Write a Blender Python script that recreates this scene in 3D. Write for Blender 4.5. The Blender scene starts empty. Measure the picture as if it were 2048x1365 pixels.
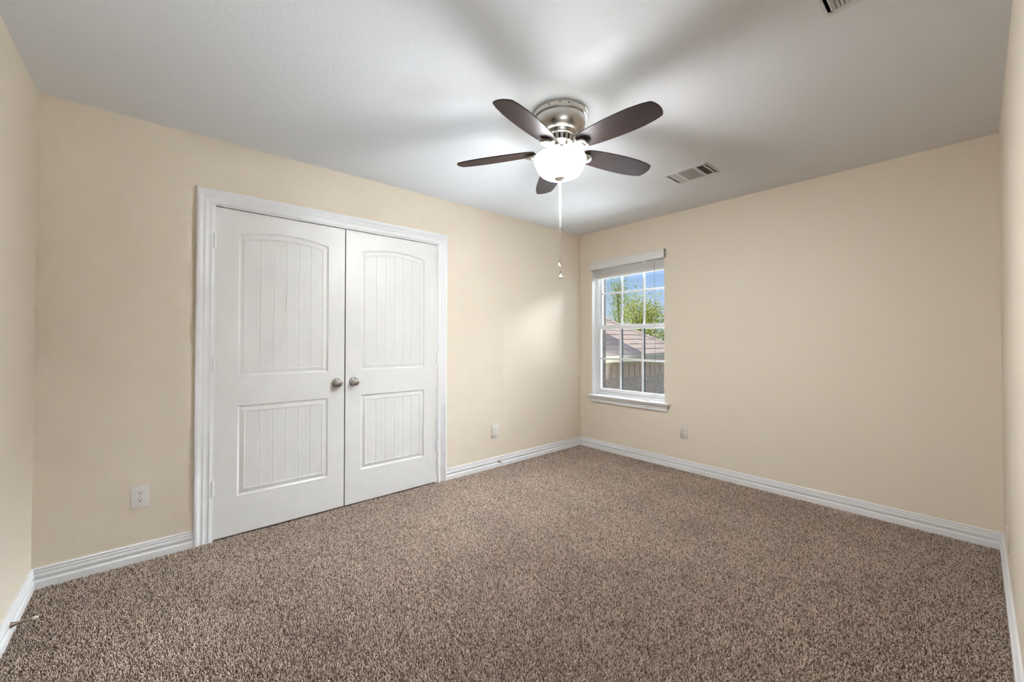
import bpy, bmesh, math, random
import numpy as np
from mathutils import Vector, Matrix, Euler

random.seed(7)
PI = math.pi
scene = bpy.context.scene
col = scene.collection

# ------------------------------------------------------------------ camera
CAM = Vector((3.0401, -3.7156, 1.2198))
YAW, PITCH, ROLL, FPX = -0.853144, 0.01175, 0.001038, 810.494
cy_, sy_ = math.cos(YAW), math.sin(YAW)
fw = Vector((sy_*math.cos(PITCH), cy_*math.cos(PITCH), math.sin(PITCH)))
rt = Vector((cy_, -sy_, 0.0))
up = rt.cross(fw)
r2 = rt*math.cos(ROLL) + up*math.sin(ROLL)
u2 = -rt*math.sin(ROLL) + up*math.cos(ROLL)
cd = bpy.data.cameras.new('camera')
cd.sensor_width = 36.0
cd.lens = FPX*36.0/2048.0
cd.shift_y = -12.31/2048.0
cd.clip_start = 0.02
cd.clip_end = 200
cam = bpy.data.objects.new('camera', cd)
m = Matrix.Identity(4)
for i in range(3):
    m[i][0], m[i][1], m[i][2], m[i][3] = r2[i], u2[i], -fw[i], CAM[i]
cam.matrix_world = m
col.objects.link(cam)
scene.camera = cam

# ------------------------------------------------------------------ view, world, sun
vs = scene.view_settings
scene.display_settings.display_device = 'sRGB'
vs.view_transform = 'Standard'
vs.look = 'None'
vs.exposure = 0.21
vs.gamma = 1.0
vs.use_curve_mapping = False
scene.cycles.max_bounces = 14
scene.cycles.diffuse_bounces = 10
scene.cycles.transparent_max_bounces = 24
scene.cycles.sample_clamp_indirect = 6.0

world = bpy.data.worlds.new('world')
scene.world = world
world.use_nodes = True
wn = world.node_tree.nodes; wl = world.node_tree.links
wn.clear()
wout = wn.new('ShaderNodeOutputWorld')
wbg = wn.new('ShaderNodeBackground')
wtc = wn.new('ShaderNodeTexCoord')
wsep = wn.new('ShaderNodeSeparateXYZ')
wmr = wn.new('ShaderNodeMapRange')
wmr.inputs[1].default_value = -0.05; wmr.inputs[2].default_value = 0.6
wcr = wn.new('ShaderNodeValToRGB')
wcr.color_ramp.elements[0].color = (0.85, 0.92, 1.0, 1)
wcr.color_ramp.elements[1].color = (0.30, 0.50, 0.95, 1)
e = wcr.color_ramp.elements.new(0.30); e.color = (0.40, 0.60, 0.95, 1)
wl.new(wtc.outputs['Generated'], wsep.inputs[0])
wl.new(wsep.outputs[2], wmr.inputs[0])
wl.new(wmr.outputs[0], wcr.inputs[0])
wl.new(wcr.outputs[0], wbg.inputs[0])
wbg.inputs[1].default_value = 0.85
wl.new(wbg.outputs[0], wout.inputs[0])

sd = bpy.data.lights.new('sun', 'SUN')
sd.energy = 6.0
sd.angle = math.radians(0.55)
sd.color = (1.0, 0.95, 0.86)
sun = bpy.data.objects.new('sun', sd)
sun.rotation_euler = Vector((-0.16, -0.63, 0.76)).to_track_quat('Z', 'Y').to_euler()
sun.location = (0, -5, 9)
col.objects.link(sun)

# added area lamps standing in for the open sky north of the house: a strip close under the eave and wide patches farther off
def fill_lamp(loc, aim, sx, sy, energy, spread=None):
    al = bpy.data.lights.new('daylight_fill', 'AREA')
    al.shape = 'RECTANGLE'; al.size = sx; al.size_y = sy
    al.energy = energy
    al.color = (0.86, 0.93, 1.0)
    if spread: al.spread = math.radians(spread)
    o = bpy.data.objects.new('daylight_fill', al)
    o.location = loc
    o.rotation_euler = (Vector(loc)-Vector(aim)).to_track_quat('Z', 'Y').to_euler()
    col.objects.link(o)
DAY_NEAR = 255.0
DAY_LOW = 110.0
DAY_LOW_FAR = 12.0
fill_lamp((0.05, 0.80, 2.40), (0.40, 0.0, 1.95), 2.0, 0.40, DAY_NEAR)
for X, P in ((0.3, 34.0), (1.1, 20.0)):
    fill_lamp((X, 4.4, 3.6), (0.61, 0.0, 1.30), 1.7, 1.1, P, 34)
# added lamps standing in for daylight thrown back up from below the sill
fill_lamp((0.4, 1.55, -0.15), (0.61, 0.0, 0.50), 1.8, 0.8, DAY_LOW)
for X in (-0.2, 0.9):
    fill_lamp((X, 3.0, -0.95), (0.61, 0.0, 1.10), 1.8, 1.1, DAY_LOW_FAR, 50)

# more fill lamps, outside the unseen added window beside the camera
SIDE_FILL = 90.0
SIDE_LOW = 135.0
ADDED_WIN_Y = -3.26
fill_lamp((3.136+1.5, ADDED_WIN_Y, 2.75), (3.136, ADDED_WIN_Y, 1.35), 2.2, 0.9, SIDE_FILL)
fill_lamp((3.136+1.5, ADDED_WIN_Y, -0.2), (3.136, ADDED_WIN_Y, 1.0), 2.2, 0.9, SIDE_LOW)

LAMP_BOWL = 340.0      # radiance of the lit glass bowl
LAMP_UP = 2.2         # watts of the bulbs' uplight

# ------------------------------------------------------------------ sizes
W, L, H = 3.136, 4.1736, 2.44
FAN = (1.568, -2.087)

# ------------------------------------------------------------------ materials
def mat(name):
    mm = bpy.data.materials.new(name)
    mm.use_nodes = True
    nt = mm.node_tree
    return mm, nt, nt.nodes['Principled BSDF']

def simple(name, rgb, rough=0.5, metal=0.0, spec=0.5, bump=None, noise=None):
    mm, nt, b = mat(name)
    b.inputs['Base Color'].default_value = (*rgb, 1)
    b.inputs['Roughness'].default_value = rough
    b.inputs['Metallic'].default_value = metal
    b.inputs['Specular IOR Level'].default_value = spec
    tc = nt.nodes.new('ShaderNodeTexCoord')
    if bump:
        sc, st, dist = bump
        n = nt.nodes.new('ShaderNodeTexNoise')
        n.inputs['Scale'].default_value = sc
        n.inputs['Detail'].default_value = 3
        bp = nt.nodes.new('ShaderNodeBump')
        bp.inputs['Strength'].default_value = st
        bp.inputs['Distance'].default_value = dist
        nt.links.new(tc.outputs['Object'], n.inputs['Vector'])
        nt.links.new(n.outputs['Fac'], bp.inputs['Height'])
        nt.links.new(bp.outputs['Normal'], b.inputs['Normal'])
    if noise:
        sc, amt = noise
        n = nt.nodes.new('ShaderNodeTexNoise')
        n.inputs['Scale'].default_value = sc
        n.inputs['Detail'].default_value = 4
        mx = nt.nodes.new('ShaderNodeMix'); mx.data_type = 'RGBA'
        mx.inputs[6].default_value = (*[c*(1-amt) for c in rgb], 1)
        mx.inputs[7].default_value = (*[min(1, c*(1+amt)) for c in rgb], 1)
        nt.links.new(tc.outputs['Object'], n.inputs['Vector'])
        nt.links.new(n.outputs['Fac'], mx.inputs[0])
        nt.links.new(mx.outputs[2], b.inputs['Base Color'])
    return mm

M = {}
M['wall'] = simple('beige_wall_paint', (0.775, 0.69, 0.575), 0.55, 0, 0.3, bump=(150, 0.25, 0.003))
M['ceiling'] = simple('ceiling_paint', (0.88, 0.902, 0.93), 0.8, 0, 0.2, bump=(85, 0.3, 0.004))
M['trim'] = simple('white_trim_paint', (0.82, 0.825, 0.83), 0.32, 0, 0.45, noise=(3, 0.01))
M['door'] = simple('white_door_paint', (0.77, 0.765, 0.75), 0.36, 0, 0.45, noise=(4, 0.01))
M['door_edge'] = simple('gap_shade_door_edge', (0.10, 0.075, 0.055), 0.7, 0, 0.2, noise=(30, 0.2))  # shade of the door gaps put into the edge colour
M['vinyl'] = simple('white_vinyl', (0.82, 0.83, 0.84), 0.3, 0, 0.5, noise=(5, 0.01))
M['blind'] = simple('white_blind_slats', (0.80, 0.79, 0.765), 0.35, 0, 0.5, noise=(9, 0.02))
M['plate'] = simple('white_plate_plastic', (0.78, 0.755, 0.72), 0.3, 0, 0.5, noise=(20, 0.01))
M['ivory'] = simple('ivory_plate_plastic', (0.74, 0.69, 0.61), 0.3, 0, 0.5, noise=(20, 0.01))
M['dark'] = simple('dark_slot', (0.015, 0.013, 0.012), 0.6, 0, 0.3, noise=(30, 0.1))
M['bronze'] = simple('dark_bronze_grille', (0.012, 0.011, 0.011), 0.5, 0.0, 0.4, noise=(20, 0.1))
M['closet'] = simple('closet_interior_paint', (0.45, 0.38, 0.3), 0.7, 0, 0.2, noise=(5, 0.03))
M['vent'] = simple('white_register_enamel', (0.75, 0.75, 0.74), 0.4, 0, 0.4, noise=(10, 0.02))
M['duct'] = simple('dark_duct_metal', (0.03, 0.03, 0.03), 0.6, 0.2, 0.3, noise=(10, 0.2))
M['damper'] = simple('grey_duct_damper', (0.36, 0.35, 0.335), 0.5, 0.1, 0.4, noise=(14, 0.1))
M['rubber'] = simple('white_rubber_tip', (0.80, 0.74, 0.66), 0.6, 0, 0.3, noise=(60, 0.03))
M['cord'] = simple('white_cord', (0.78, 0.77, 0.74), 0.7, 0, 0.2, noise=(90, 0.05))
M['greycord'] = simple('grey_lift_cord', (0.30, 0.29, 0.28), 0.7, 0, 0.2, noise=(90, 0.05))

def brushed(name, rgb, rough, stretch=(2, 2, 60)):
    mm, nt, b = mat(name)
    b.inputs['Metallic'].default_value = 1.0
    tc = nt.nodes.new('ShaderNodeTexCoord')
    mp = nt.nodes.new('ShaderNodeMapping')
    mp.inputs['Scale'].default_value = stretch
    n = nt.nodes.new('ShaderNodeTexNoise'); n.inputs['Scale'].default_value = 12; n.inputs['Detail'].default_value = 3
    mr = nt.nodes.new('ShaderNodeMapRange')
    mr.inputs[3].default_value = rough-0.05; mr.inputs[4].default_value = rough+0.08
    nt.links.new(tc.outputs['Object'], mp.inputs[0]); nt.links.new(mp.outputs[0], n.inputs['Vector'])
    nt.links.new(n.outputs['Fac'], mr.inputs[0]); nt.links.new(mr.outputs[0], b.inputs['Roughness'])
    b.inputs['Base Color'].default_value = (*rgb, 1)
    return mm
M['nickel'] = brushed('brushed_nickel', (0.70, 0.67, 0.63), 0.28)
M['knob'] = brushed('satin_nickel_knob', (0.55, 0.53, 0.51), 0.24)
M['stopmetal'] = brushed('bronze_grey_stop_metal', (0.36, 0.29, 0.23), 0.35)
M['chain'] = brushed('nickel_bead_chain', (0.42, 0.38, 0.33), 0.35, (1, 1, 1))

# dark walnut / rosewood blade with grain along local x
mm, nt, b = mat('dark_rosewood_blade')
tc = nt.nodes.new('ShaderNodeTexCoord'); mp = nt.nodes.new('ShaderNodeMapping'); mp.inputs['Scale'].default_value = (3, 60, 60)
n = nt.nodes.new('ShaderNodeTexNoise'); n.inputs['Scale'].default_value = 2.2; n.inputs['Detail'].default_value = 5; n.inputs['Roughness'].default_value = 0.65
cr = nt.nodes.new('ShaderNodeValToRGB')
cr.color_ramp.elements[0].position = 0.3; cr.color_ramp.elements[0].color = (0.006, 0.0035, 0.0035, 1)
cr.color_ramp.elements[1].position = 0.75; cr.color_ramp.elements[1].color = (0.034, 0.016, 0.0135, 1)
nt.links.new(tc.outputs['Object'], mp.inputs[0]); nt.links.new(mp.outputs[0], n.inputs['Vector'])
nt.links.new(n.outputs['Fac'], cr.inputs[0]); nt.links.new(cr.outputs[0], b.inputs['Base Color'])
b.inputs['Roughness'].default_value = 0.45
b.inputs['Specular IOR Level'].default_value = 0.2
M['blade'] = mm

# lit frosted glass
mm, nt, b = mat('lit_frosted_glass')
b.inputs['Base Color'].default_value = (0.9, 0.88, 0.85, 1)
b.inputs['Roughness'].default_value = 0.4
b.inputs['Emission Color'].default_value = (0.965, 0.99, 1.02, 1)
b.inputs['Emission Strength'].default_value = LAMP_BOWL
M['bowl'] = mm
# glow graded by height in the emission, dimmed upward to spare the ceiling
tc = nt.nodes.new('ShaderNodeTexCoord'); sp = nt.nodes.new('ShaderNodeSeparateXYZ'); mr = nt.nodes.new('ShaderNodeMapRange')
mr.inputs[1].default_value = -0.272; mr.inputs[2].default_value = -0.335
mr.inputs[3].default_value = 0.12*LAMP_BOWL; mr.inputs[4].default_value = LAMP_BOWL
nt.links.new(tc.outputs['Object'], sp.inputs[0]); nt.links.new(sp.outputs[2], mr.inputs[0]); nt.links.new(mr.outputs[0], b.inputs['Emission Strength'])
mm = simple('frosted_glass_rim', (0.9, 0.88, 0.85), 0.4, noise=(12, 0.01))
mm.node_tree.nodes['Principled BSDF'].inputs['Emission Color'].default_value = (0.965, 0.99, 1.02, 1)
mm.node_tree.nodes['Principled BSDF'].inputs['Emission Strength'].default_value = 1.1
M['bowl_rim'] = mm
M['bowl_in'] = simple('frosted_glass_inside', (0.9, 0.88, 0.85), 0.5, 0, 0.3, noise=(12, 0.01))

# clear window glass and crystal
def glassy(name, gloss):
    mm = bpy.data.materials.new(name); mm.use_nodes = True
    nt = mm.node_tree; nt.nodes.clear()
    o = nt.nodes.new('ShaderNodeOutputMaterial'); t = nt.nodes.new('ShaderNodeBsdfTransparent')
    g = nt.nodes.new('ShaderNodeBsdfGlossy'); mx = nt.nodes.new('ShaderNodeMixShader'); fr = nt.nodes.new('ShaderNodeFresnel')
    mu = nt.nodes.new('ShaderNodeMath'); mu.operation = 'MULTIPLY'; mu.inputs[1].default_value = gloss
    fr.inputs[0].default_value = 1.45
    t.inputs[0].default_value = (0.96, 0.975, 0.97, 1)
    g.inputs['Roughness'].default_value = 0.03
    nt.links.new(fr.outputs[0], mu.inputs[0]); nt.links.new(mu.outputs[0], mx.inputs[0])
    nt.links.new(t.outputs[0], mx.inputs[1]); nt.links.new(g.outputs[0], mx.inputs[2]); nt.links.new(mx.outputs[0], o.inputs[0])
    return mm
M['glass'] = glassy('window_glass', 0.6)
M['crystal'] = simple('clear_acrylic_pull', (0.86, 0.82, 0.76), 0.15, 0, 0.6, noise=(80, 0.06))
M['crystal'].node_tree.nodes['Principled BSDF'].inputs['Transmission Weight'].default_value = 0.55

# brick wall
def brickmat(name, c1, c2, cm, sw, sh, mort=0.006, axis='X', rot=False, bumpd=0.006):
    mm, nt, b = mat(name)
    tc = nt.nodes.new('ShaderNodeTexCoord'); sp = nt.nodes.new('ShaderNodeSeparateXYZ'); cb = nt.nodes.new('ShaderNodeCombineXYZ')
    nt.links.new(tc.outputs['Object'], sp.inputs[0])
    nt.links.new(sp.outputs[0 if axis == 'X' else 1], cb.inputs[0]); nt.links.new(sp.outputs[2], cb.inputs[1])
    br = nt.nodes.new('ShaderNodeTexBrick')
    br.inputs['Scale'].default_value = 1.0
    br.inputs['Brick Width'].default_value = sw; br.inputs['Row Height'].default_value = sh
    br.inputs['Mortar Size'].default_value = mort; br.inputs['Mortar Smooth'].default_value = 0.2
    br.inputs['Color1'].default_value = (*c1, 1); br.inputs['Color2'].default_value = (*c2, 1); br.inputs['Mortar'].default_value = (*cm, 1)
    nt.links.new(cb.outputs[0], br.inputs['Vector'])
    n = nt.nodes.new('ShaderNodeTexNoise'); n.inputs['Scale'].default_value = 22; n.inputs['Detail'].default_value = 6
    nt.links.new(tc.outputs['Object'], n.inputs['Vector'])
    mx = nt.nodes.new('ShaderNodeMix'); mx.data_type = 'RGBA'; mx.blend_type = 'MULTIPLY'; mx.inputs[0].default_value = 0.7
    cr = nt.nodes.new('ShaderNodeValToRGB'); cr.color_ramp.elements[0].position = 0.3; cr.color_ramp.elements[0].color = (0.5, 0.48, 0.46, 1)
    cr.color_ramp.elements[1].position = 0.7; cr.color_ramp.elements[1].color = (1.2, 1.15, 1.1, 1)
    nt.links.new(n.outputs['Fac'], cr.inputs[0])
    nt.links.new(br.outputs['Color'], mx.inputs[6]); nt.links.new(cr.outputs[0], mx.inputs[7])
    nt.links.new(mx.outputs[2], b.inputs['Base Color'])
    bp = nt.nodes.new('ShaderNodeBump'); bp.inputs['Strength'].default_value = 0.8; bp.inputs['Distance'].default_value = bumpd
    iv = nt.nodes.new('ShaderNodeMath'); iv.operation = 'SUBTRACT'; iv.inputs[0].default_value = 1.0
    nt.links.new(br.outputs['Fac'], iv.inputs[1]); nt.links.new(iv.outputs[0], bp.inputs['Height']); nt.links.new(bp.outputs[0], b.inputs['Normal'])
    b.inputs['Roughness'].default_value = 0.9
    b.inputs['Specular IOR Level'].default_value = 0.2
    return mm
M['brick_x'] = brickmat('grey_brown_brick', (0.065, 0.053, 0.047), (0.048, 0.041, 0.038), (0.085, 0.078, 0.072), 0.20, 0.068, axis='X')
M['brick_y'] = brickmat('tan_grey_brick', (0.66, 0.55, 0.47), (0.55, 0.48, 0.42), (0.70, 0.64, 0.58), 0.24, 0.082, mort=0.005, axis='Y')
M['soldier'] = simple('tan_soldier_brick', (0.66, 0.54, 0.45), 0.9, 0, 0.2, noise=(25, 0.4))
M['shingle'] = simple('brown_asphalt_shingle', (0.44, 0.345, 0.295), 0.95, 0, 0.1, noise=(55, 0.25))
M['shingle_b'] = simple('pale_brown_asphalt_shingle', (0.50, 0.395, 0.335), 0.95, 0, 0.1, noise=(55, 0.25))
M['fascia'] = simple('tan_fascia_paint', (0.52, 0.46, 0.34), 0.6, 0, 0.3, noise=(6, 0.06))
M['grass'] = simple('pale_bounce_lawn', (0.40, 0.37, 0.25), 0.95, 0, 0.1, noise=(8, 0.4))  # lawn colour made pale to bounce light up onto the brick wing
M['bark'] = simple('grey_tree_bark', (0.16, 0.12, 0.09), 0.95, 0, 0.1, noise=(25, 0.4))
def leafmat(name, rgb):
    mm, nt, b = mat(name)
    ge = nt.nodes.new('ShaderNodeNewGeometry')
    cr = nt.nodes.new('ShaderNodeValToRGB')
    cr.color_ramp.elements[0].color = (rgb[0]*0.55, rgb[1]*0.62, rgb[2]*0.6, 1)
    cr.color_ramp.elements[1].color = (min(1, rgb[0]*1.45), min(1, rgb[1]*1.3), rgb[2]*1.1, 1)
    nt.links.new(ge.outputs['Random Per Island'], cr.inputs[0]); nt.links.new(cr.outputs[0], b.inputs['Base Color'])
    b.inputs['Roughness'].default_value = 0.6
    tr = nt.nodes.new('ShaderNodeBsdfTranslucent'); nt.links.new(cr.outputs[0], tr.inputs[0])
    mx = nt.nodes.new('ShaderNodeMixShader'); mx.inputs[0].default_value = 0.45
    nt.links.new(b.outputs[0], mx.inputs[1]); nt.links.new(tr.outputs[0], mx.inputs[2])
    nt.links.new(mx.outputs[0], nt.nodes['Material Output'].inputs[0])
    return mm
M['leaf'] = leafmat('yellow_green_leaves', (0.44, 0.49, 0.10))
M['leaf_b'] = leafmat('green_leaves', (0.32, 0.42, 0.11))

# carpet yarn: mixed beige / taupe / brown tufts, tone per tuft, soft wear patches in place
mm, nt, b = mat('taupe_frieze_carpet_yarn')
ge = nt.nodes.new('ShaderNodeNewGeometry')
cr = nt.nodes.new('ShaderNodeValToRGB')
els = cr.color_ramp.elements
els[0].position = 0.0; els[0].color = (0.118, 0.076, 0.053, 1)
els[1].position = 1.0; els[1].color = (0.65, 0.525, 0.425, 1)
for pos, c in ((0.2, (0.222, 0.157, 0.118)), (0.45, (0.42, 0.326, 0.256)), (0.75, (0.555, 0.445, 0.362))):
    q = els.new(pos); q.color = (*c, 1)
nt.links.new(ge.outputs['Random Per Island'], cr.inputs[0])
n = nt.nodes.new('ShaderNodeTexNoise'); n.inputs['Scale'].default_value = 2.3; n.inputs['Detail'].default_value = 5; n.inputs['Roughness'].default_value = 0.62
nt.links.new(ge.outputs['Position'], n.inputs['Vector'])
mr = nt.nodes.new('ShaderNodeMapRange'); mr.inputs[1].default_value = 0.3; mr.inputs[2].default_value = 0.7; mr.inputs[3].default_value = 0.86; mr.inputs[4].default_value = 1.08
nt.links.new(n.outputs['Fac'], mr.inputs[0])
vm = nt.nodes.new('ShaderNodeVectorMath'); vm.operation = 'SCALE'
nt.links.new(cr.outputs[0], vm.inputs[0]); nt.links.new(mr.outputs[0], vm.inputs[3])
nt.links.new(vm.outputs[0], b.inputs['Base Color'])
b.inputs['Roughness'].default_value = 0.9
b.inputs['Specular IOR Level'].default_value = 0.15
b.inputs['Sheen Weight'].default_value = 0.15
b.inputs['Sheen Roughness'].default_value = 0.5
M['yarn'] = mm
M['floor'] = simple('carpet_backing', (0.14, 0.10, 0.08), 0.95, 0, 0.1, noise=(40, 0.2))

# ------------------------------------------------------------------ mesh helpers
class MB:
    def __init__(self):
        self.v = []; self.f = []; self.mi = []
    def add(self, vs, fs, mi=0):
        o = len(self.v)
        self.v.extend([tuple(x) for x in vs])
        for f in fs:
            self.f.append([i+o for i in f]); self.mi.append(mi)
        return self
    def box(self, x0, x1, y0, y1, z0, z1, mi=0, M4=None):
        vs = [(x, y, z) for z in (z0, z1) for y in (y0, y1) for x in (x0, x1)]
        if M4 is not None: vs = [M4 @ Vector(q) for q in vs]
        return self.add(vs, [(0,2,3,1),(4,5,7,6),(0,1,5,4),(2,6,7,3),(0,4,6,2),(1,3,7,5)], mi)
    def cbox(self, x0, x1, y0, y1, z0, z1, c, mi=0, M4=None):
        """box with chamfered edges all round"""
        bm = bmesh.new()
        bmesh.ops.create_cube(bm, size=1.0)
        for q in bm.verts:
            q.co = Vector(((x0+x1)/2+q.co.x*(x1-x0), (y0+y1)/2+q.co.y*(y1-y0), (z0+z1)/2+q.co.z*(z1-z0)))
        bmesh.ops.bevel(bm, geom=bm.edges[:], offset=c, segments=2, profile=0.5, affect='EDGES')
        bm.verts.index_update()
        vs = [M4 @ q.co if M4 is not None else q.co.copy() for q in bm.verts]
        fs = [[q.index for q in f.verts] for f in bm.faces]
        bm.free()
        return self.add(vs, fs, mi)
    def lathe(self, prof, seg=48, M4=None, mi=0, a0=0, a1=2*PI, cap=True):
        """prof = [(r,z)...] about local z"""
        vs = []; fs = []
        full = abs(a1-a0-2*PI) < 1e-6
        ns = seg if full else seg+1
        for r, z in prof:
            for k in range(ns):
                a = a0+(a1-a0)*k/seg
                vs.append((r*math.cos(a), r*math.sin(a), z))
        for j in range(len(prof)-1):
            for k in range(seg):
                k2 = (k+1) % ns
                fs.append((j*ns+k, j*ns+k2, (j+1)*ns+k2, (j+1)*ns+k))
        if cap and full:
            fs.append(tuple(range(ns))[::-1]); o = (len(prof)-1)*ns; fs.append(tuple(range(o, o+ns)))
        if M4 is not None: vs = [M4 @ Vector(q) for q in vs]
        return self.add(vs, fs, mi)
    def tube(self, pts, r, seg=8, mi=0):
        pts = [Vector(q) for q in pts]
        rs = r if isinstance(r, (list, tuple)) else [r]*len(pts)
        vs = []; fs = []
        ref = Vector((0, 0, 1))
        for i, q in enumerate(pts):
            t = (pts[min(i+1, len(pts)-1)]-pts[max(i-1, 0)]).normalized()
            rf = ref if abs(t.dot(ref)) < 0.95 else Vector((1, 0, 0))
            a = t.cross(rf).normalized(); bb = t.cross(a).normalized()
            for k in range(seg):
                th = 2*PI*k/seg
                vs.append(q+a*math.cos(th)*rs[i]+bb*math.sin(th)*rs[i])
        for i in range(len(pts)-1):
            for k in range(seg):
                k2 = (k+1) % seg
                fs.append((i*seg+k, i*seg+k2, (i+1)*seg+k2, (i+1)*seg+k))
        fs.append(tuple(range(seg))[::-1]); o = (len(pts)-1)*seg; fs.append(tuple(range(o, o+seg)))
        return self.add(vs, fs, mi)
    def extrude(self, prof, A, B, U, V, sa=0.0, sb=0.0, mi=0):
        """sweep 2-D profile (u,v) from A to B; mitre: end shifted along path by s*u"""
        A = Vector(A); B = Vector(B); U = Vector(U); V = Vector(V); d = (B-A).normalized()
        n = len(prof)
        vs = [A+U*u+V*v+d*(sa*u) for u, v in prof]+[B+U*u+V*v-d*(sb*u) for u, v in prof]
        fs = [(i, (i+1) % n, n+(i+1) % n, n+i) for i in range(n)]
        fs.append(tuple(range(n))[::-1]); fs.append(tuple(range(n, 2*n)))
        return self.add(vs, fs, mi)
    def build(self, name, mats, parent=None, smooth=None, loc=None, recalc=True):
        me = bpy.data.meshes.new(name)
        off = Vector(loc) if loc is not None else Vector((0, 0, 0))
        me.from_pydata([tuple(Vector(q)-off) for q in self.v], [], self.f)
        if not isinstance(mats, (list, tuple)): mats = [mats]
        for q in mats: me.materials.append(M[q] if isinstance(q, str) else q)
        if len(mats) > 1: me.polygons.foreach_set('material_index', self.mi)
        if recalc:
            bm = bmesh.new(); bm.from_mesh(me); bmesh.ops.recalc_face_normals(bm, faces=bm.faces[:]); bm.to_mesh(me); bm.free()
        if smooth is not None:
            me.polygons.foreach_set('use_smooth', [True]*len(me.polygons))
            try: me.set_sharp_from_angle(angle=math.radians(smooth))
            except Exception: pass
        me.update()
        o = bpy.data.objects.new(name, me)
        o.location = off
        col.objects.link(o)
        if parent is not None:
            o.parent = parent
            pw = Vector((0, 0, 0)); p = parent
            while p is not None: pw += p.location; p = p.parent
            o.location = off-pw
        return o

def tag(o, label=None, cat=None, group=None, kind=None):
    if label: o['label'] = label
    if cat: o['category'] = cat
    if group: o['group'] = group
    if kind: o['kind'] = kind
    return o
def empty(name, loc=(0, 0, 0)):
    o = bpy.data.objects.new(name, None); o.empty_display_size = 0.1
    o.location = loc; col.objects.link(o)
    return o
def copy_tree(o, parent=None):
    c = o.copy(); col.objects.link(c)
    if parent is not None: c.parent = parent
    for ch in list(o.children): copy_tree(ch, c)
    return c

# ------------------------------------------------------------------ room shell
WIN = (0.168, 1.045, 0.605, 2.105)          # x0,x1,z0,z1 of the window opening
DOORY = (-3.466, -1.911); DTOP = 2.044
T = 0.12
tag(MB().box(-T, W+T, -L-T, 0.14, -0.10, -0.009).build('floor', 'floor'), 'brown carpet backing floor under the taupe pile', 'floor', kind='structure')
tag(MB().box(-0.8, W+T, -L-T, 0.14, H, H+0.10).build('ceiling', 'ceiling'), 'flat white textured ceiling around the fan', 'ceiling', kind='structure')
b_ = MB()
b_.box(-T, 0, -L, DOORY[0], -0.009, H).box(-T, 0, DOORY[1], 0.0, -0.009, H).box(-T, 0, DOORY[0], DOORY[1], DTOP, H)
tag(b_.build('wall_left', 'wall'), 'beige wall holding the white double closet doors', 'wall', kind='structure')
b_ = MB()
b_.box(-T, WIN[0], 0, 0.14, -0.009, H).box(WIN[1], W+T, 0, 0.14, -0.009, H).box(WIN[0], WIN[1], 0, 0.14, -0.009, WIN[2]-0.022).box(WIN[0], WIN[1], 0, 0.14, WIN[3], H)
tag(b_.build('wall_back', 'wall'), 'beige wall pierced by the small window', 'wall', kind='structure')
w2a, w2b = ADDED_WIN_Y-0.4385, ADDED_WIN_Y+0.4385
tag(MB().box(W, W+0.14, -L-T, w2a, -0.009, H).box(W, W+0.14, w2b, 0, -0.009, H).box(W, W+0.14, w2a, w2b, -0.009, WIN[2]-0.022).box(W, W+0.14, w2a, w2b, WIN[3], H).build('wall_right', 'wall'), 'narrow strip of beige wall at the right edge', 'wall', kind='structure')
tag(MB().box(-T, W, -L-T, -L, -0.009, H).build('wall_front', 'wall'), 'strip of pale beige wall at the left edge', 'wall', kind='structure')
b_ = MB()
b_.box(-0.75, -0.70, -3.7, -1.7, -0.1, H).box(-0.70, -T, -3.7, -3.65, -0.1, H).box(-0.70, -T, -1.75, -1.7, -0.1, H).box(-0.70, -T, -3.65, -1.75, -0.1, -0.009)
tag(b_.build('wall_closet', 'closet'), 'inside of the closet behind the double doors', 'wall', kind='structure')

# baseboards (t = out of wall, z)
BB = [(0, -0.009), (0.015, -0.009), (0.015, 0.030), (0.0135, 0.034), (0.0085, 0.0375), (0.008, 0.043), (0.0095, 0.048), (0.012, 0.052), (0.0125, 0.060),
      (0.011, 0.066), (0.0085, 0.0685), (0.0085, 0.071), (0.0105, 0.0735), (0.0105, 0.0795), (0.0075, 0.082), (0.0075, 0.0845), (0.0095, 0.087), (0.0095, 0.093), (0.0075, 0.0965), (0, 0.0965)]
Z = (0, 0, 1)
def baseb(name, label, segs):
    b_ = MB()
    for A, B, U, sa, sb in segs: b_.extrude(BB, A, B, U, Z, sa, sb)
    return tag(b_.build(name, 'trim'), label, 'baseboard', kind='structure')
baseb('baseboard_left', 'white moulded baseboard either side of the closet', [((0, -L, 0), (0, -3.552, 0), (1, 0, 0), 1, 0), ((0, -1.826, 0), (0, 0, 0), (1, 0, 0), 0, 1)])
baseb('baseboard_back', 'white moulded baseboard below the window', [((0, 0, 0), (W, 0, 0), (0, -1, 0), 1, 1)])
baseb('baseboard_right', 'white moulded baseboard at the right edge', [((W, 0, 0), (W, -L, 0), (-1, 0, 0), 1, 1)])
baseb('baseboard_front', 'white moulded baseboard at the left edge', [((W, -L, 0), (0, -L, 0), (0, 1, 0), 1, 1)])

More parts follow.
